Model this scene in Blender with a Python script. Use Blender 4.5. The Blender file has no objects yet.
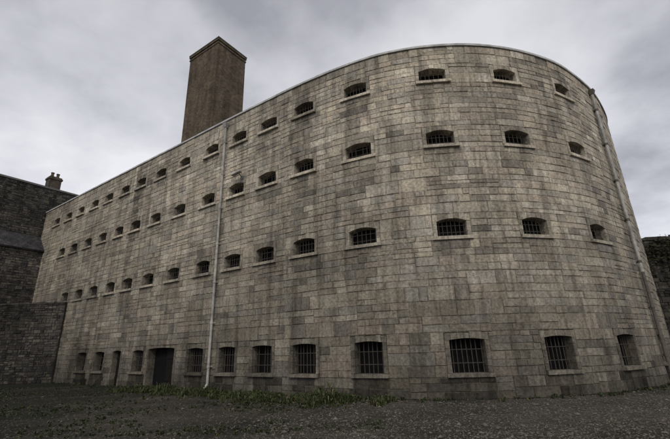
import bpy, bmesh, math, random
from mathutils import Vector, Matrix, noise
random.seed(7)
S=0.7
scene=bpy.context.scene
scene.view_settings.view_transform='Standard'
scene.view_settings.look='None'
scene.view_settings.exposure=0

# ------------------------------------------------------------------ helpers
def new_mat(name):
    m=bpy.data.materials.new(name); m.use_nodes=True
    nt=m.node_tree; nt.nodes.clear()
    o=nt.nodes.new('ShaderNodeOutputMaterial'); b=nt.nodes.new('ShaderNodeBsdfPrincipled')
    nt.links.new(b.outputs[0],o.inputs[0])
    b.inputs['Specular IOR Level'].default_value=.2
    return m,nt,b
def N(nt,t,**k):
    n=nt.nodes.new(t)
    for a,v in k.items(): setattr(n,a,v)
    return n
def noise_node(nt,vec,scale,detail=4,rough=.55):
    n=N(nt,'ShaderNodeTexNoise'); n.inputs['Scale'].default_value=scale
    n.inputs['Detail'].default_value=detail; n.inputs['Roughness'].default_value=rough
    if vec is not None: nt.links.new(vec,n.inputs['Vector'])
    return n.outputs[0]
def maprange(nt,v,a,b,c,d):
    n=N(nt,'ShaderNodeMapRange'); nt.links.new(v,n.inputs[0])
    for i,x in enumerate((a,b,c,d)): n.inputs[1+i].default_value=x
    return n.outputs[0]
def mulcol(nt,col,val):
    n=N(nt,'ShaderNodeVectorMath',operation='SCALE')
    nt.links.new(col,n.inputs[0]); nt.links.new(val,n.inputs['Scale']); return n.outputs[0]
def math2(nt,op,a,b):
    n=N(nt,'ShaderNodeMath',operation=op)
    for i,x in enumerate((a,b)):
        if isinstance(x,(int,float)): n.inputs[i].default_value=x
        else: nt.links.new(x,n.inputs[i])
    return n.outputs[0]

def stone_mat(name,bump=.5,rough=.9,streak=True):
    """per-stone colour from the mesh attribute, broken up by noise and vertical run-off streaks"""
    m,nt,b=new_mat(name)
    at=N(nt,'ShaderNodeAttribute',attribute_name='Col')
    tc=N(nt,'ShaderNodeTexCoord').outputs['Object']
    n1=noise_node(nt,tc,.9,4,.65); n2=noise_node(nt,tc,11,4,.75)
    f=math2(nt,'MULTIPLY',maprange(nt,n1,.3,.7,.74,1.22),maprange(nt,n2,.3,.72,.48,1.45))
    if streak:
        mp=N(nt,'ShaderNodeMapping'); mp.inputs['Scale'].default_value=(1,1,.08); nt.links.new(tc,mp.inputs[0])
        n4=noise_node(nt,mp.outputs[0],3.0,4,.68)
        f=math2(nt,'MULTIPLY',f,maprange(nt,n4,.36,.55,.64,1.08))
    c=mulcol(nt,at.outputs['Color'],f)
    nt.links.new(c,b.inputs['Base Color']); b.inputs['Roughness'].default_value=rough
    bp=N(nt,'ShaderNodeBump'); bp.inputs['Strength'].default_value=bump; bp.inputs['Distance'].default_value=.045
    nt.links.new(n2,bp.inputs['Height']); nt.links.new(bp.outputs[0],b.inputs['Normal'])
    return m
def plain_mat(name,col,rough=.8,var=.25,scale=6,metal=0,bump=.2):
    m,nt,b=new_mat(name)
    tc=N(nt,'ShaderNodeTexCoord').outputs['Object']
    n1=noise_node(nt,tc,scale,4,.65)
    rgb=N(nt,'ShaderNodeRGB'); rgb.outputs[0].default_value=(*col,1)
    c=mulcol(nt,rgb.outputs[0],maprange(nt,n1,.3,.7,1-var,1+var))
    nt.links.new(c,b.inputs['Base Color']); b.inputs['Roughness'].default_value=rough
    b.inputs['Metallic'].default_value=metal
    bp=N(nt,'ShaderNodeBump'); bp.inputs['Strength'].default_value=bump; bp.inputs['Distance'].default_value=.01
    nt.links.new(n1,bp.inputs['Height']); nt.links.new(bp.outputs[0],b.inputs['Normal'])
    return m
def brick_mat(name,c1,c2,mort,w,h,msize=.012,offs=.5):
    m,nt,b=new_mat(name)
    uv=N(nt,'ShaderNodeUVMap').outputs[0]
    br=N(nt,'ShaderNodeTexBrick'); nt.links.new(uv,br.inputs['Vector'])
    br.inputs['Color1'].default_value=(*c1,1); br.inputs['Color2'].default_value=(*c2,1); br.inputs['Mortar'].default_value=(*mort,1)
    br.inputs['Scale'].default_value=1; br.inputs['Brick Width'].default_value=w; br.inputs['Row Height'].default_value=h
    br.inputs['Mortar Size'].default_value=msize; br.offset=offs
    tc=N(nt,'ShaderNodeTexCoord').outputs['Object']
    n1=noise_node(nt,tc,.9,6,.7); n2=noise_node(nt,tc,7,4,.7)
    mp=N(nt,'ShaderNodeMapping'); mp.inputs['Scale'].default_value=(1,1,.12); nt.links.new(tc,mp.inputs[0])
    n4=noise_node(nt,mp.outputs[0],2.2,4,.6)
    f=math2(nt,'MULTIPLY',maprange(nt,n1,.3,.7,.6,1.35),maprange(nt,n2,.3,.7,.6,1.4))
    f=math2(nt,'MULTIPLY',f,maprange(nt,n4,.36,.58,.72,1.1))
    nt.links.new(mulcol(nt,br.outputs[0],f),b.inputs['Base Color']); b.inputs['Roughness'].default_value=.9
    bp=N(nt,'ShaderNodeBump'); bp.inputs['Strength'].default_value=.6; bp.inputs['Distance'].default_value=.01; bp.invert=True
    nt.links.new(br.outputs[1],bp.inputs['Height']); nt.links.new(bp.outputs[0],b.inputs['Normal'])
    return m

class MB:
    def __init__(s): s.v=[]; s.f=[]; s.c=[]; s.uv=[]
    def add(s,vs,fs,col=(1,1,1),uvs=None):
        o=len(s.v); s.v+=vs; s.c+=[col]*len(vs)
        for i,f in enumerate(fs):
            s.f.append(tuple(o+k for k in f))
            if uvs: s.uv+=uvs[i]
    def hexa(s,p,col=(1,1,1)):
        s.add(p,[(0,3,2,1),(4,5,6,7),(0,1,5,4),(1,2,6,5),(2,3,7,6),(3,0,4,7)],col)
    def build(s,name,mat,parent=None,smooth=False,recalc=True):
        me=bpy.data.meshes.new(name); me.from_pydata([tuple(v) for v in s.v],[],s.f)
        a=me.color_attributes.new('Col','FLOAT_COLOR','POINT')
        fl=[]
        for c in s.c: fl+=[c[0],c[1],c[2],1]
        a.data.foreach_set('color',fl)
        if s.uv:
            u=me.uv_layers.new(name='UVMap')
            fl=[]
            for c in s.uv: fl+=[c[0],c[1]]
            u.data.foreach_set('uv',fl)
        if recalc:
            bm=bmesh.new(); bm.from_mesh(me); bmesh.ops.recalc_face_normals(bm,faces=bm.faces); bm.to_mesh(me); bm.free()
        me.materials.append(mat)
        if smooth: me.polygons.foreach_set('use_smooth',[True]*len(me.polygons))
        o=bpy.data.objects.new(name,me); scene.collection.objects.link(o)
        if parent: o.parent=parent
        return o
def empty(name,loc=(0,0,0)):
    e=bpy.data.objects.new(name,None); scene.collection.objects.link(e); return e

class Path:
    def __init__(self,pts,spline=False,smooth=0):
        pts=[Vector((x*S,y*S)) for x,y in pts]
        fine=[]
        n=len(pts)
        for i in range(n-1):
            a,b=pts[i],pts[i+1]; p0=pts[i-1] if i else a*2-b; p3=pts[i+2] if i+2<n else b*2-a
            k=max(2,int((b-a).length/.1))
            for j in range(k):
                t=j/k
                if spline:
                    m1=(b-p0)/((b-p0).length)*(b-a).length; m2=(p3-a)/((p3-a).length)*(b-a).length
                    fine.append((2*t**3-3*t*t+1)*a+(t**3-2*t*t+t)*m1+(-2*t**3+3*t*t)*b+(t**3-t*t)*m2)
                else: fine.append(a.lerp(b,t))
        fine.append(pts[-1])
        for _ in range(smooth):
            fine=[fine[0]]+[(fine[i-1]+fine[i]*2+fine[i+1])/4 for i in range(1,len(fine)-1)]+[fine[-1]]
        self.p=fine; self.s=[0]
        for i in range(1,len(fine)): self.s.append(self.s[-1]+(fine[i]-fine[i-1]).length)
        self.L=self.s[-1]
    def idx(self,s):
        import bisect
        i=bisect.bisect_right(self.s,s)-1
        return max(0,min(len(self.p)-2,i))
    def P(self,s,z,d=0):
        i=self.idx(s); a,b=self.p[i],self.p[i+1]; l=self.s[i+1]-self.s[i]
        t=(s-self.s[i])/l; q=a+(b-a)*t
        i0=max(0,i-3); i1=min(len(self.p)-1,i+4)
        T=(self.p[i1]-self.p[i0]).normalized()
        return Vector((q.x+T.y*d,q.y-T.x*d,z))
    def box(self,mb,s0,s1,z0,z1,d0,d1,col=(1,1,1)):
        P=self.P
        mb.hexa([P(s0,z0,d1),P(s1,z0,d1),P(s1,z0,d0),P(s0,z0,d0),P(s0,z1,d1),P(s1,z1,d1),P(s1,z1,d0),P(s0,z1,d0)],col)
    def near(self,x,y):
        q=Vector((x*S,y*S)); j=min(range(len(self.p)),key=lambda i:(self.p[i]-q).length_squared); return self.s[j]

def masonry(path,s0,s1,z0,z1,cuts,levels,hr,wr,colfn,proud=(.012,.03),gap=.012,stones=None,mortar=None,mcol=(.2,.18,.15),msteps=.35,seg=(1.2,3.4),jit=.009):
    """real squared-rubble stones standing proud of a mortar face. Bands are cut
    into panels, each with its own number of courses, so the joints break."""
    zs=sorted(set([z0,z1]+[round(l,3) for l in levels if z0<l<z1]))
    cs=[]
    for a,b in zip(zs[:-1],zs[1:]):
        k=max(1,round((b-a)/(hr[0]+hr[1])*.95))
        w=[random.uniform(.8,1.2) for _ in range(k)]; t=sum(w); z=a
        for q in w:
            cs.append((z,z+q/t*(b-a))); z+=q/t*(b-a)
    hm=(hr[0]+hr[1])/2
    for a,b in cs:
        mid=(a+b)/2
        iv=[(s0,s1)]
        for c in cuts:
            if c[2]<mid<c[3]:
                nv=[]
                for u,v in iv:
                    if c[1]<=u or c[0]>=v: nv.append((u,v)); continue
                    if c[0]>u: nv.append((u,c[0]))
                    if c[1]<v: nv.append((c[1],v))
                iv=nv
        panels=[]
        for u,v in iv:
            if v-u<.04: continue
            x=u
            while x<v-.001:
                w=random.uniform(*seg)
                if v-(x+w)<seg[0]*.7: w=v-x
                panels.append((x,min(x+w,v))); x=min(x+w,v)
        for u,v in panels:
            nl=max(1,round((b-a)/hm+random.choice((-1,0,0,0,0,1))*.55))
            ws=[random.uniform(.72,1.28) for _ in range(nl)]; t=sum(ws); z=a
            for q in ws:
                za,zb=z,z+q/t*(b-a); z=zb
                x=u
                while x<v-.001:
                    w=random.uniform(*wr)*(.75+.5*min(1.6,(zb-za)/hm)*.6)*(1.35 if random.random()<.15 else 1)
                    if v-(x+w)<wr[0]*.75: w=v-x
                    e=min(x+w,v)
                    g=gap*.5*random.uniform(.4,1.5); dd=random.uniform(*proud); bv=random.uniform(.005,.018)
                    xm=(x+e)/2; col=colfn(xm,(za+zb)/2)
                    jt=[random.uniform(-jit,jit) for _ in range(6)]
                    vs=[]
                    for dep,ins in ((-.005,0),(dd,bv)):
                        l,r=x+g+ins,e-g-ins; bo,tp=za+g+ins,zb-g-ins
                        vs+=[path.P(l+jt[4],bo+jt[0],dep),path.P(xm,bo+(jt[0]+jt[1])/2,dep),path.P(r+jt[5],bo+jt[1],dep),path.P(r,tp+jt[2],dep),path.P(xm,tp+(jt[2]+jt[3])/2,dep),path.P(l,tp+jt[3],dep)]
                    stones.add(vs,[(6,7,10,11),(7,8,9,10),(0,1,7,6),(1,2,8,7),(2,3,9,8),(3,4,10,9),(4,5,11,10),(5,0,6,11)],col)
                    x=e
    bs=sorted(set([round(s0,3),round(s1,3)]+[round(s0+i*msteps,3) for i in range(int((s1-s0)/msteps)+1)]+[round(q,3) for c in cuts for q in c[:2] if s0<q<s1]))
    bz=sorted(set([round(z0,3),round(z1,3)]+[round(q,3) for c in cuts for q in c[2:] if z0<q<z1]+([z0+i*1.0 for i in range(1,int(z1-z0)+1)] if callable(mcol) else [])))
    for i in range(len(bs)-1):
        for j in range(len(bz)-1):
            ms=(bs[i]+bs[i+1])/2; mz=(bz[j]+bz[j+1])/2
            if any(c[0]<ms<c[1] and c[2]<mz<c[3] for c in cuts): continue
            mortar.add([path.P(bs[i],bz[j]),path.P(bs[i+1],bz[j]),path.P(bs[i+1],bz[j+1]),path.P(bs[i],bz[j+1])],[(0,1,2,3)],mcol(ms,mz) if callable(mcol) else mcol)

# ------------------------------------------------------------------ materials
M_stone=stone_mat('coursed_limestone'); M_mortar=stone_mat('lime_mortar',.6)
M_dress=stone_mat('dressed_stone',.35)
M_rubble=stone_mat('dark_rubble',.7)
M_iron=plain_mat('rusty_iron',(.060,.052,.044),.8,.4,20)
M_dark=plain_mat('dark_pane_and_interior',(.005,.005,.006),.9,.3,3)
M_pipe=plain_mat('painted_pipe',(.37,.36,.335),.7,.4,2.5)
M_pipe2=plain_mat('old_cast_iron',(.12,.105,.09),.7,.3,8)
M_cope=plain_mat('lead_coping',(.46,.46,.45),.6,.35,2)
M_roof=plain_mat('roof_felt',(.07,.07,.07),.9)
M_brick=brick_mat('weathered_brick',(.135,.094,.057),(.060,.046,.033),(.125,.11,.085),.26,.10,.014)
M_slate=brick_mat('slates',(.040,.040,.045),(.07,.067,.07),(.02,.02,.02),.3,.25,.01)
M_door=plain_mat('dark_painted_door',(.010,.009,.008),.8,.4,9)
M_lamp=plain_mat('grey_lamp_housing',(.18,.18,.165),.6,.2,6)

# ------------------------------------------------------------------ main prison building
main=Path([(-36.8,46.0),(-30,41.35),(-20,34.5),(-14,30.4),(-9.69,27.44),(-7.08,25.65),(-4.54,23.98),(-1.9,22.25),(1.49,20.41),(3.8,19.55),(6.07,19.17),(8.3,19.12),(10.56,19.43),(12.8,20.1),(14.94,21.05),(17.6,22.85),(19.4,24.3),(21.3,26.2),(23,28.2),(24.2,30.5),(24.8,33.5),(25,38)],True,12)
cols=[(14.94,21.01),(10.56,19.41),(6.07,19.2),(1.49,20.41),(-1.9,22.25),(-4.54,24.02),(-7.08,25.65),(-9.69,27.47),(-12.64,29.44),(-15.62,31.49),(-18.2,33.24),(-20.59,34.83),(-23.2,36.64),(-25.75,38.36),(-28.35,40.2),(-30.88,41.94),(-33.49,43.75)]
cs=[main.near(*c) for c in cols]
H=13.97
W=1.10
rows={4:(12.13,12.76),3:(9.12,9.78),2:(5.40,6.08),1:(.79,1.87)}
count={4:17,3:16,2:15,1:13}
openings=[]
for r,(a,b) in rows.items():
    for i in range(count[r]):
        if r==1 and i in (8,10): continue
        w_=W*random.uniform(.95,1.04)
        openings.append((r,cs[i]-w_/2,cs[i]+w_/2,a,b,'win'))
openings.append((1,cs[0]+3.1,cs[0]+4.2,.79,1.87,'win'))
sd=main.near(-13.1,29.75)
openings.append((1,sd-1.15,sd+1.15,0.0,1.95,'door'))
openings.append((1,cs[10]-.42,cs[10]+.42,0.0,1.9,'door'))
JW=.15; LH=.19; SH=.13
cuts=[]; levels=[]
for r,a,b,z0,z1,k in openings:
    zb=z0-SH if k=='win' else -.3
    zt=z1+LH if k=='win' else (2.07)
    if r==1: zt=2.07
    cuts.append((a-JW,b+JW,zb,zt)); levels+=[zb,zt]
PAL=[((.44,.385,.295),5),((.49,.44,.35),4),((.37,.33,.265),5),((.42,.355,.275),3.2),((.32,.292,.247),3),((.235,.212,.182),1.6),((.55,.50,.41),2),((.44,.365,.29),1.6),((.14,.125,.11),.5),((.39,.365,.32),3)]
mean=(.395,.36,.295)
pc=[tuple(x*.64+m*.36 for x,m in zip(p[0],mean)) for p in PAL]; pw=[p[1] for p in PAL]
def grad(z):  # grime plus dimmer light near the base, painted into the stone colour
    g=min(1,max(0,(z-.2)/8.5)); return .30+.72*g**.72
def weather_shade0(s,z):
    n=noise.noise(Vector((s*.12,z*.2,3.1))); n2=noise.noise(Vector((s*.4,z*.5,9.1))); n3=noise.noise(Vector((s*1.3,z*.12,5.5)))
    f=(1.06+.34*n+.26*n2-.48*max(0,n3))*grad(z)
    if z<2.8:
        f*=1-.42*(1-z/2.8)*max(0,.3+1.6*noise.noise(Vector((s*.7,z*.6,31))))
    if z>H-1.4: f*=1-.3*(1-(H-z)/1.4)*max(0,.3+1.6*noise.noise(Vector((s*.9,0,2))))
    f*=.80+.20*min(1,s/24)  # light falloff painted in: stones darken toward the left end
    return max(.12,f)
def weather_shade(s,z):
    f=weather_shade0(s,z)
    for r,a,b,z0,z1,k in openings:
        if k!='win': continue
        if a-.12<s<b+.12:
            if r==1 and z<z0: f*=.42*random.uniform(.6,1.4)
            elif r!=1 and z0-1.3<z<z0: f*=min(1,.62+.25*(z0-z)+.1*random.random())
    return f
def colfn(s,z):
    c=random.choices(pc,pw)[0]; f=weather_shade(s,z)*random.uniform(.87,1.12)
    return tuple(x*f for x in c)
prison=empty('stone_prison_building')
st=MB(); mo=MB()
masonry(main,0,main.L,0,H-.12,cuts,levels,(.20,.34),(.30,.86),colfn,proud=(.005,.030),gap=.017,stones=st,mortar=mo,mcol=lambda s,z:tuple(x*weather_shade0(s,z) for x in (.29,.262,.212)),jit=.012)
st.build('wall_stones',M_stone,prison); mo.build('wall_mortar',M_mortar,prison)
dr=MB(); dark_back=MB(); bars=MB(); doors=MB()
def bar(mb,a,b,r,n=6):
    ax=(b-a).normalized(); u=ax.orthogonal().normalized(); w=ax.cross(u)
    vs=[a+(u*math.cos(t)+w*math.sin(t))*r for t in [2*math.pi*i/n for i in range(n)]]+[b+(u*math.cos(t)+w*math.sin(t))*r for t in [2*math.pi*i/n for i in range(n)]]
    mb.add(vs,[(i,(i+1)%n,n+(i+1)%n,n+i) for i in range(n)]+[tuple(range(n))[::-1],tuple(range(n,2*n))])
for (r,a,b,z0,z1,k),cut in zip(openings,cuts):
    ag=random.uniform(.78,1.08)
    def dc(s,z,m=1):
        f=weather_shade0(s,z)*random.uniform(.78,1.18)*m*ag; c=random.choices(pc[:7],pw[:7])[0]
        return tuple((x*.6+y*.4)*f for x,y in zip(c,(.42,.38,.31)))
    zt=cut[3]; rise=.11 if r>1 else .05
    D0=-.42
    for sa,sb in ((cut[0]+.006,a),(b,cut[1]-.006)):
        nb=random.choice((2,3)) if z1-z0<1 else random.choice((4,5))
        lo=z0+.002 if k=='win' else -.05
        hs=(z1-rise-lo)
        for q in range(nb):
            main.box(dr,sa,sb,lo+hs*q/nb+.004,lo+hs*(q+1)/nb-.004,D0,random.uniform(.006,.028),dc(sa,(z0+z1)/2,.94 if r>1 else .85))
    nv=7 if k=='win' else 9
    s_l,s_r=cut[0]+.006,cut[1]-.006
    wtot=s_r-s_l
    def low(x):
        if x<=a or x>=b: return z1-rise
        t=(x-a)/(b-a)*2-1; return z1-rise*t*t
    for q in range(nv):
        x0=s_l+wtot*q/nv+.004; x1=s_l+wtot*(q+1)/nv-.004; dd=random.uniform(.010,.036)
        P=main.P; col=dc(x0,z1,random.uniform(.76,1.08)); xm=(x0+x1)/2; zt2=zt-.004-random.random()*.025
        for xa,xb in ((x0,xm),(xm,x1)):
            dr.hexa([P(xa,low(xa),dd),P(xb,low(xb),dd),P(xb,low(xb),D0),P(xa,low(xa),D0),P(xa,zt2,dd),P(xb,zt2,dd),P(xb,zt2,D0),P(xa,zt2,D0)],col)
    if k=='win':
        ex_=random.uniform(-.03,.05)
        main.box(dr,cut[0]-ex_,cut[1]+ex_,z0-SH+.004,z0-random.random()*.01,D0,random.uniform(.10,.15),dc(a,z0,1.3 if r>1 else 1.05))
        dark_back.add([main.P(a-.02,z0-.02,-.38),main.P(b+.02,z0-.02,-.38),main.P(b+.02,z1+.02,-.38),main.P(a-.02,z1+.02,-.38)],[(0,1,2,3)])
        nb=random.choice((6,7,7))
        dz=-.15 if r>1 else -.20
        rb=.013 if r>1 else .016
        for q in range(nb):
            if random.random()<.05: continue
            x=a+(b-a)*(q+.5)/nb+random.uniform(-.015,.015); bar(bars,main.P(x,z0-.01,dz),main.P(x+random.uniform(-.01,.01),z1-.01,dz),rb)
        nh=2
        for q in range(nh):
            z=z0+(z1-z0-.1)*(q+.7)/(nh+.3); bar(bars,main.P(a-.02,z,dz+.015),main.P(b+.02,z,dz+.015),rb*.9)
    else:
        big=b-a>1.2
        dark_back.add([main.P(a-.02,0,-.41),main.P(b+.02,0,-.41),main.P(b+.02,z1+.02,-.41),main.P(a-.02,z1+.02,-.41)],[(0,1,2,3)])  # black sheet in place of the unlit interior behind the doorway
        lo_=a+.01 if not big else (a+b)/2+.15
        nq=5
        for q in range(nq):
            x0=lo_+(b-.01-lo_)*q/nq; x1=lo_+(b-.01-lo_)*(q+1)/nq-.008
            main.box(doors,x0,x1,.03,z1-.06,-.32,-.27)
        main.box(doors,lo_,b-.01,.35,.47,-.272,-.24); main.box(doors,lo_,b-.01,1.4,1.52,-.272,-.24)
dr.build('window_surrounds',M_dress,prison); dark_back.build('window_panes_and_dark_doorways',M_dark,prison); bars.build('window_bars',M_iron,prison); doors.build('doors',M_door,prison)
cp=MB()
s=0
while s<main.L-.01:
    e=min(s+random.uniform(.8,1.1),main.L); m_=(s+e)/2; dz=random.uniform(-.008,.008)
    for a,b in ((s+.003,m_),(m_,e-.003)): main.box(cp,a,b,H-.119,H-.02+dz,-.45,.08)
    s=e
cp.build('coping',M_cope,prison)
rf=MB()
fr=[main.P(main.L*i/60,0,-.46) for i in range(61)]
back=[Vector((17,33,0)),Vector((9,30,0)),Vector((-17.5,44,0))]
out=fr+back
n=len(out)
rf.add([Vector((p.x,p.y,H-.5)) for p in out],[tuple(range(n))])
rf.build('flat_roof',M_roof,prison)
bk=MB()
for i in range(n):
    p,q=out[i],out[(i+1)%n]
    top=H-.125 if i<60 else H-.05
    bk.add([Vector((p.x,p.y,0)),Vector((q.x,q.y,0)),Vector((q.x,q.y,top)),Vector((p.x,p.y,top))],[(0,1,2,3)],(.25,.22,.18))
bk.build('rear_walls',M_mortar,prison)

def pipe(name,s,z0,z1,r,mat,lowmat=None,split=0):
    e=empty(name)
    a=MB(); bar(a,main.P(s,max(z0,split),.14),main.P(s,z1,.14),r,12)
    a.build('pipe',mat,e,False)
    if lowmat:
        a=MB(); bar(a,main.P(s,z0,.14),main.P(s,split,.14),r,12); a.build('lower_pipe',lowmat,e)
    b=MB(); z=z0+.8
    while z<z1-.3:
        main.box(b,s-.11,s+.11,z-.03,z+.03,.0,.06); bar(b,main.P(s,z-.05,.14),main.P(s,z+.05,.14),r+.018,12); z+=1.9
    P=main.P; zt=z1
    b.hexa([P(s-.08,zt-.05,.22),P(s+.08,zt-.05,.22),P(s+.08,zt-.05,.05),P(s-.08,zt-.05,.05),P(s-.14,zt+.2,.28),P(s+.14,zt+.2,.28),P(s+.14,zt+.2,.04),P(s-.14,zt+.2,.04)])
    bar(b,P(s,z0+.05,.14),P(s,z0-.12,.32),r*1.05,12)
    b.build('brackets',lowmat or mat,e)
pipe('drainpipe',main.near(-8.25,26.45),.25,13.4,.058,M_pipe)
pipe('drainpipe.001',main.near(18.5,23.6),.25,13.4,.065,M_pipe,M_pipe2,4.4)
fl=empty('wall_floodlight'); a=MB(); sf=main.near(-6.6,25.33); zf=10.15
bar(a,main.P(sf,zf-.15,.02),main.P(sf,zf,.35),.025,8); main.box(a,sf-.09,sf+.09,zf-.26,zf-.06,.0,.045)
a.build('bracket',M_lamp,fl)
a=MB(); P=main.P
a.hexa([P(sf-.36,zf-.10,.48),P(sf+.24,zf-.02,.43),P(sf+.24,zf-.02,.25),P(sf-.36,zf-.10,.25),P(sf-.32,zf+.06,.43),P(sf+.22,zf+.09,.41),P(sf+.22,zf+.09,.27),P(sf-.32,zf+.06,.28)])
a.build('lamp_head',M_pipe,fl)

# ------------------------------------------------------------------ brick chimney tower
tower=empty('brick_chimney_tower')
nV,lV,rV=Vector((-12.33,34))*S,Vector((-16.62,36.92))*S,Vector((-9.82,37.2))*S
ex=(lV-nV).normalized(); w1=(lV-nV).length*.97; ey=Vector((-ex.y,ex.x)); 
if ey.dot(rV-nV)<0: ey=-ey
w2=(rV-nV).length*.97
def tbox(mb,o,z0,z1,g):
    c=[nV-ex*g-ey*g, nV+ex*(w1+g)-ey*g, nV+ex*(w1+g)+ey*(w2+g), nV-ex*g+ey*(w2+g)]
    L=[w1+2*g,w2+2*g]*2
    vs=[Vector((p.x,p.y,z)) for z in (z0,z1) for p in c]
    fs=[];uv=[]
    for i in range(4):
        j=(i+1)%4; fs.append((i,j,4+j,4+i)); uv.append([(0,z0),(L[i],z0),(L[i],z1),(0,z1)])
    fs+= [(3,2,1,0),(4,5,6,7)]; uv+=[[(0,0),(w2,0),(w2,w1),(0,w1)]]*2
    mb.add(vs,fs,(1,1,1),uv)
TH=1.65+33.25*S
t=MB()
tbox(t,0,10,TH-.55,0); 
tbox(t,0,TH-.549,TH-.42,.05); tbox(t,0,TH-.419,TH-.28,.0); tbox(t,0,TH-.279,TH-.08,.07)
t.build('shaft',M_brick,tower)
t=MB(); tbox(t,0,TH-.079,TH,.09); t.build('cap_slab',plain_mat('cap_stone',(.10,.09,.07)),tower)

# ------------------------------------------------------------------ left building
dp=[(.12,.11,.10),(.16,.145,.125),(.09,.085,.08),(.20,.18,.15),(.07,.065,.06),(.13,.115,.095)]
def darkcol(mul=1,topz=20):
    def f(s,z):
        c=random.choice(dp); k=random.uniform(.8,1.2)*mul*(1+.6*noise.noise(Vector((s*.3,z*.3,1.7)))); return tuple(x*k for x in c)
    return f
leftb=empty('rubble_stone_building')
def O(t,off=0):
    return (-37-.565*t+.825*off, 46.3-.825*t-.565*off)
ftop=1.65+20.8*S
fac=Path([O(30),O(-9)])
RH=dict(hr=(.11,.24),wr=(.15,.46),proud=(.005,.06),gap=.022,msteps=2,seg=(.5,1.6),jit=.02)
st=MB(); mo=MB()
masonry(fac,0,fac.L,0,ftop,[],[],colfn=darkcol(.62),stones=st,mortar=mo,mcol=(.070,.066,.058),**RH)
fac.box(mo,0,fac.L,0.01,ftop-.02,-8,-.02,(.09,.08,.07))
cpm=MB(); fac.box(cpm,0,fac.L,ftop+.002,ftop+.16,-.5,.12)
cpm.build('parapet_coping',plain_mat('dark_coping',(.14,.135,.125)),leftb)
ann=Path([O(30,2),O(.0,2)])
ze=1.65+12.2*S; zr=1.65+14.3*S
masonry(ann,0,ann.L,0,ze,[],[],colfn=darkcol(.78),stones=st,mortar=mo,mcol=(.075,.067,.058),**RH)
st.build('rubble_stones',M_rubble,leftb); mo.build('rubble_mortar',M_mortar,leftb)
r_=MB(); a=ann.P(0,ze-.03,.25); b=ann.P(ann.L,ze-.03,.25); c=fac.P(fac.L,0); 
b2=Vector((O(.0,.06)[0]*S,O(.0,.06)[1]*S,zr)); a2=Vector((O(30,.06)[0]*S,O(30,.06)[1]*S,zr)); dn=Vector((0,0,-.12)); L=(b-a).length
r_.add([a,b,b2,a2,a+dn,b+dn,b2+dn,a2+dn],[(0,1,2,3),(7,6,5,4),(0,4,5,1),(1,5,6,2)],(1,1,1),[[(0,0),(L,0),(L,2.1),(0,2.1)],[(0,0)]*4,[(0,0)]*4,[(0,0)]*4])
r_.build('lean_to_slate_roof',M_slate,leftb)
k=MB(); cx,cy=-38.9*S,48.6*S
d1=Vector((.565,.825)); d2=Vector((.825,-.565))
def kbox(mb,z0,z1,h1,h2,cxy=(cx,cy)):
    q=Vector(cxy); c=[q+d1*h1*i+d2*h2*j for i,j in ((-1,-1),(-1,1),(1,1),(1,-1))]
    vs=[Vector((p.x,p.y,z)) for z in (z0,z1) for p in c]
    fs=[];uv=[]
    for i in range(4):
        j=(i+1)%4; l=2*(h1 if i%2 else h2); fs.append((i,j,4+j,4+i)); uv.append([(0,z0),(l,z0),(l,z1),(0,z1)])
    fs+=[(3,2,1,0),(4,5,6,7)]; uv+=[[(0,0)]*4]*2
    mb.add(vs,fs,(1,1,1),uv)
cz=1.65+23.6*S
kbox(k,12,cz-.3,.5,.45); kbox(k,cz-.299,cz-.12,.57,.52); kbox(k,cz-.119,cz,.5,.45)
k.build('chimney_stack',brick_mat('sooty_brick',(.10,.075,.055),(.06,.05,.04),(.08,.07,.06),.23,.078),leftb)
k=MB()
for t_ in (-.22,.24):
    q=Vector((cx,cy))+d1*t_; ring=[(.15,0),(.13,.1),(.12,.4),(.15,.42),(.15,.5)]
    for (ra,za),(rb,zb) in zip(ring[:-1],ring[1:]):
        vs=[Vector((q.x+rr*math.cos(i*math.pi/5),q.y+rr*math.sin(i*math.pi/5),cz+zz)) for rr,zz in ((ra,za),(rb,zb)) for i in range(10)]
        k.add(vs,[(i,(i+1)%10,10+(i+1)%10,10+i) for i in range(10)])
k.build('chimney_pots',plain_mat('clay_pot',(.10,.075,.06)),leftb)

# ------------------------------------------------------------------ yard walls
def rubble_wall(name,pts,h,thick,mul,ragged=.0,colr=None):
    e=empty(name); p=Path(pts); st=MB(); mo=MB()
    masonry(p,0,p.L,0,h,[],[],colfn=darkcol(mul),stones=st,mortar=mo,mcol=(.09*mul,.085*mul,.075*mul),**RH)
    p.box(mo,0,p.L,.01,h-.01,-thick,-.02,(.09,.08,.07))
    s=0
    while s<p.L-.01:
        e2=min(p.L,s+random.uniform(.35,.8)); f=random.uniform(.7,1.2)*mul
        p.box(st,s+.01,e2-.01,h+.003,h+random.uniform(.09,.16)+ragged*random.random(),-thick-.05,random.uniform(.04,.09),(.15*f,.14*f,.12*f)); s=e2
    st.build('wall_stones',M_rubble,e); mo.build('wall_core',M_mortar,e); return p
rubble_wall('yard_wall',[(-60,39.2),(-27.5,39.4)],1.65+5.1*S,.5,.46)
rw=rubble_wall('boundary_wall',[(24.6,31.2),(60,27.5)],1.65+7.8*S,.6,.45,.1)

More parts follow.
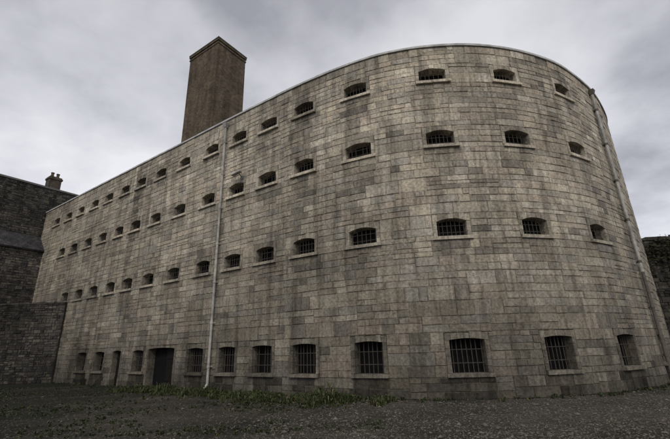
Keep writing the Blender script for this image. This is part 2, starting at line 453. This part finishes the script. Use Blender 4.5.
# ------------------------------------------------------------------ ivy on right boundary wall
def leaf_mat(name):
    m,nt,b=new_mat(name)
    at=N(nt,'ShaderNodeAttribute',attribute_name='Col')
    nt.links.new(at.outputs['Color'],b.inputs['Base Color']); b.inputs['Roughness'].default_value=.7
    return m
M_leaf=leaf_mat('leaf')
iv=MB()
for i in range(9000):
    s=random.random()*rw.L; hmax=7.25+.5*noise.noise(Vector((s*.5,0,0)))+.3*noise.noise(Vector((s*2,4,0)))
    z=hmax-abs(random.gauss(0,1.3))
    if z<0.2 or noise.noise(Vector((s*.4,z*.4,2)))<-.05: continue
    d=random.uniform(.03,.35)
    if z>7.1: d=random.uniform(-.5,.35)
    c=rw.P(s,z,d); r=random.uniform(.05,.11)
    u=Vector((random.gauss(0,1),random.gauss(0,1),random.gauss(0,1))).normalized(); v=u.orthogonal().normalized(); w=random.uniform(.4,1.2)
    iv.add([c-u*r,c+v*r*.7,c+u*r,c-v*r*.7],[(0,1,2,3)],(.04*w,.042*w,.02*w))
iv.build('ivy',M_leaf,recalc=False)

# ------------------------------------------------------------------ ground
gm,nt,b=new_mat('gravel_yard')
tc=N(nt,'ShaderNodeTexCoord').outputs['Object']
n1=noise_node(nt,tc,.22,6,.6); n2=noise_node(nt,tc,3,5,.7); n3=noise_node(nt,tc,28,4,.7)
vo=N(nt,'ShaderNodeTexVoronoi'); vo.inputs['Scale'].default_value=16; nt.links.new(tc,vo.inputs['Vector'])
sx=N(nt,'ShaderNodeSeparateXYZ'); nt.links.new(tc,sx.inputs[0])
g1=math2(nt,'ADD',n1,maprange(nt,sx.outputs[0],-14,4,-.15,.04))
cr=N(nt,'ShaderNodeValToRGB'); nt.links.new(g1,cr.inputs[0])
cr.color_ramp.elements[0].position=.34; cr.color_ramp.elements[0].color=(.026,.028,.018,1)
cr.color_ramp.elements[1].position=.58; cr.color_ramp.elements[1].color=(.105,.093,.076,1)
f=math2(nt,'MULTIPLY',maprange(nt,n2,.3,.7,.5,1.45),maprange(nt,n3,.3,.7,.5,1.5))
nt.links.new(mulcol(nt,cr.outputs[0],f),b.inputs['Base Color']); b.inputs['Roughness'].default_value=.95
bp=N(nt,'ShaderNodeBump'); bp.inputs['Strength'].default_value=1; bp.inputs['Distance'].default_value=.07
nt.links.new(math2(nt,'ADD',n3,math2(nt,'ADD',vo.outputs[0],n2)),bp.inputs['Height']); nt.links.new(bp.outputs[0],b.inputs['Normal'])
g=MB()
g.add([Vector((-600,-600,0)),Vector((600,-600,0)),Vector((600,600,0)),Vector((-600,600,0))],[(0,1,2,3)])
g.build('ground',gm)
pb=MB()
def inyard(x,y):
    i=min(range(0,len(main.p),6),key=lambda i:(main.p[i].x-x)**2+(main.p[i].y-y)**2)
    q=main.p[i]; T=(main.p[min(i+3,len(main.p)-1)]-main.p[max(i-3,0)])
    return (x-q.x)*T.y-(y-q.y)*T.x>0.15
k=0
while k<30000:
    y=7+17*random.random()**1.5; x=random.uniform(-1.05,1.05)*y
    if y>12.5 and not inyard(x,y): continue
    if x<-2 and random.random()<.45: continue
    k+=1
    r=random.uniform(.009,.028)*(2.2 if random.random()<.03 else 1); w=random.uniform(.5,1.3)*(1.4 if random.random()<.06 else 1)
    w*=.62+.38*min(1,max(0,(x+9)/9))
    c=Vector((x,y,r*.2)); a=random.random()*3
    e1=Vector((math.cos(a),math.sin(a),0))*r*random.uniform(.8,1.5); e2=Vector((-math.sin(a),math.cos(a),0))*r*random.uniform(.6,1.1); e3=Vector((random.uniform(-.3,.3)*r,random.uniform(-.3,.3)*r,r*random.uniform(.5,.9)))
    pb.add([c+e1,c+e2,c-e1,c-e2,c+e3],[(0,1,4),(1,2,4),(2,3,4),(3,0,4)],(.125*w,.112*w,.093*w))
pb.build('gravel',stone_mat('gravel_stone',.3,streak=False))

# ------------------------------------------------------------------ weeds
def clump(mb,x,y,h,n,green):
    for _ in range(n):
        a=random.random()*6.28; rr=random.random()*h*.6; b0=Vector((x+math.cos(a)*rr,y+math.sin(a)*rr,0))
        a2=random.random()*6.28; ln=random.uniform(.2,.9)*h; hh=h*random.uniform(.4,1.1)
        wd=random.uniform(.008,.022)*(1+h); side=Vector((-math.sin(a2),math.cos(a2),0))*wd
        m=b0+Vector((math.cos(a2)*ln*.35,math.sin(a2)*ln*.35,hh*.7)); t=b0+Vector((math.cos(a2)*ln,math.sin(a2)*ln,hh*random.uniform(.6,1.0)))
        w=random.uniform(.5,1.3); dry=random.random()<.2
        col=(.11*w,.10*w,.05*w) if dry else (green[0]*w,green[1]*w,green[2]*w)
        mb.add([b0-side*.5,b0+side*.5,m+side,m-side,t],[(0,1,2,3),(3,2,4)],col)
wd=MB(); sa=main.near(-14.0,30.4); sb=main.near(2.6,20.0)
for i in range(1700):
    s=random.uniform(sa,sb); d=abs(random.gauss(0,.8))+.12
    dens=noise.noise(Vector((s*.6,1,0)))+.5*noise.noise(Vector((s*1.7,d*1.5,0)))
    if dens<-.3: continue
    big=1.9 if random.random()<.06 else 1
    p=main.P(s,0,d); clump(wd,p.x,p.y,random.uniform(.05,.21)*(1+max(0,dens))*big,15,(.056,.074,.027))
for i in range(320):
    s=random.uniform(main.near(-27,39.3),main.L-6); p=main.P(s,0,abs(random.gauss(0,.25))+.08); clump(wd,p.x,p.y,random.uniform(.04,.15),10,(.045,.058,.026))
wd.build('weeds',M_leaf,recalc=False)
wd=MB()
for i in range(6500):
    y=random.uniform(9,24); x=random.uniform(-1.05,.1)*y
    if not inyard(x,y) : continue
    dens=noise.noise(Vector((x*.28,y*.4,5)))+.35*noise.noise(Vector((x*1.4,y*1.4,2)))
    if dens<-.04+.35*(x/y+.75)+random.uniform(-.18,.18): continue
    clump(wd,x,y,random.uniform(.02,.09),8,(.036,.048,.020))
wd.build('weeds',M_leaf,recalc=False)

# ------------------------------------------------------------------ world + sun
sun_dir=Vector((-.08,-.78,.66)).normalized()
el=math.asin(sun_dir.z); az=math.atan2(sun_dir.x,sun_dir.y)
w=bpy.data.worlds.new('World'); scene.world=w; w.use_nodes=True; nt=w.node_tree; nt.nodes.clear()
out=N(nt,'ShaderNodeOutputWorld'); bg=N(nt,'ShaderNodeBackground'); nt.links.new(bg.outputs[0],out.inputs[0]); bg.inputs[1].default_value=.1
sky=N(nt,'ShaderNodeTexSky'); sky.sky_type='NISHITA'; sky.sun_disc=False; sky.sun_elevation=el; sky.sun_rotation=az
tc=N(nt,'ShaderNodeTexCoord').outputs['Generated']
sep=N(nt,'ShaderNodeSeparateXYZ'); nt.links.new(tc,sep.inputs[0])
zz=math2(nt,'MAXIMUM',sep.outputs[2],0.0)
inv=math2(nt,'DIVIDE',1.0,math2(nt,'ADD',zz,.30))
mp=N(nt,'ShaderNodeMapping'); mp.inputs['Location'].default_value=(.35,.1,.6); nt.links.new(mulcol(nt,tc,inv),mp.inputs[0]); vec=mp.outputs[0]
na=noise_node(nt,vec,1.15,7,.5); nb_=noise_node(nt,vec,4.2,6,.6)
mixv=math2(nt,'ADD',math2(nt,'MULTIPLY',na,.83),math2(nt,'MULTIPLY',nb_,.17))
cr=N(nt,'ShaderNodeValToRGB'); nt.links.new(mixv,cr.inputs[0])
el_=cr.color_ramp.elements
el_[0].position=.38; el_[0].color=(.42,.425,.475,1); el_[1].position=.58; el_[1].color=(.93,.93,.97,1)
e=cr.color_ramp.elements.new(.48); e.color=(.70,.705,.76,1)
grad_=maprange(nt,zz,0,.65,1.18,.84)
zen=N(nt,'ShaderNodeMapRange'); nt.links.new(zz,zen.inputs[0]); zen.inputs[1].default_value=.78; zen.inputs[2].default_value=1; zen.inputs[3].default_value=1; zen.inputs[4].default_value=1.5
cl=mulcol(nt,cr.outputs[0],math2(nt,'MULTIPLY',math2(nt,'MULTIPLY',grad_,zen.outputs[0]),10.0))
mx=N(nt,'ShaderNodeMix',data_type='RGBA'); mx.inputs[0].default_value=.93
nt.links.new(sky.outputs[0],mx.inputs[6]); nt.links.new(cl,mx.inputs[7]); nt.links.new(mx.outputs[2],bg.inputs[0])
sl=bpy.data.lights.new('sun','SUN'); sl.energy=1.2; sl.angle=math.radians(18); sl.color=(1,.92,.80)
so=bpy.data.objects.new('sun',sl); scene.collection.objects.link(so); so.rotation_euler=(-sun_dir).to_track_quat('-Z','Y').to_euler()

# ------------------------------------------------------------------ camera
p=math.radians(18.58); r=math.radians(1.66)
R0=Vector((1,0,0)); F=Vector((0,math.cos(p),math.sin(p))); U0=Vector((0,-math.sin(p),math.cos(p)))
R=R0*math.cos(r)-U0*math.sin(r); U=U0*math.cos(r)+R0*math.sin(r)
cam=bpy.data.cameras.new('camera'); co=bpy.data.objects.new('camera',cam); scene.collection.objects.link(co)
co.matrix_world=Matrix(((R.x,U.x,-F.x,0),(R.y,U.y,-F.y,0),(R.z,U.z,-F.z,1.65),(0,0,0,1)))
cam.sensor_width=36; cam.lens=384.5/670*36; cam.clip_end=3000; cam.clip_start=.1
scene.camera=co
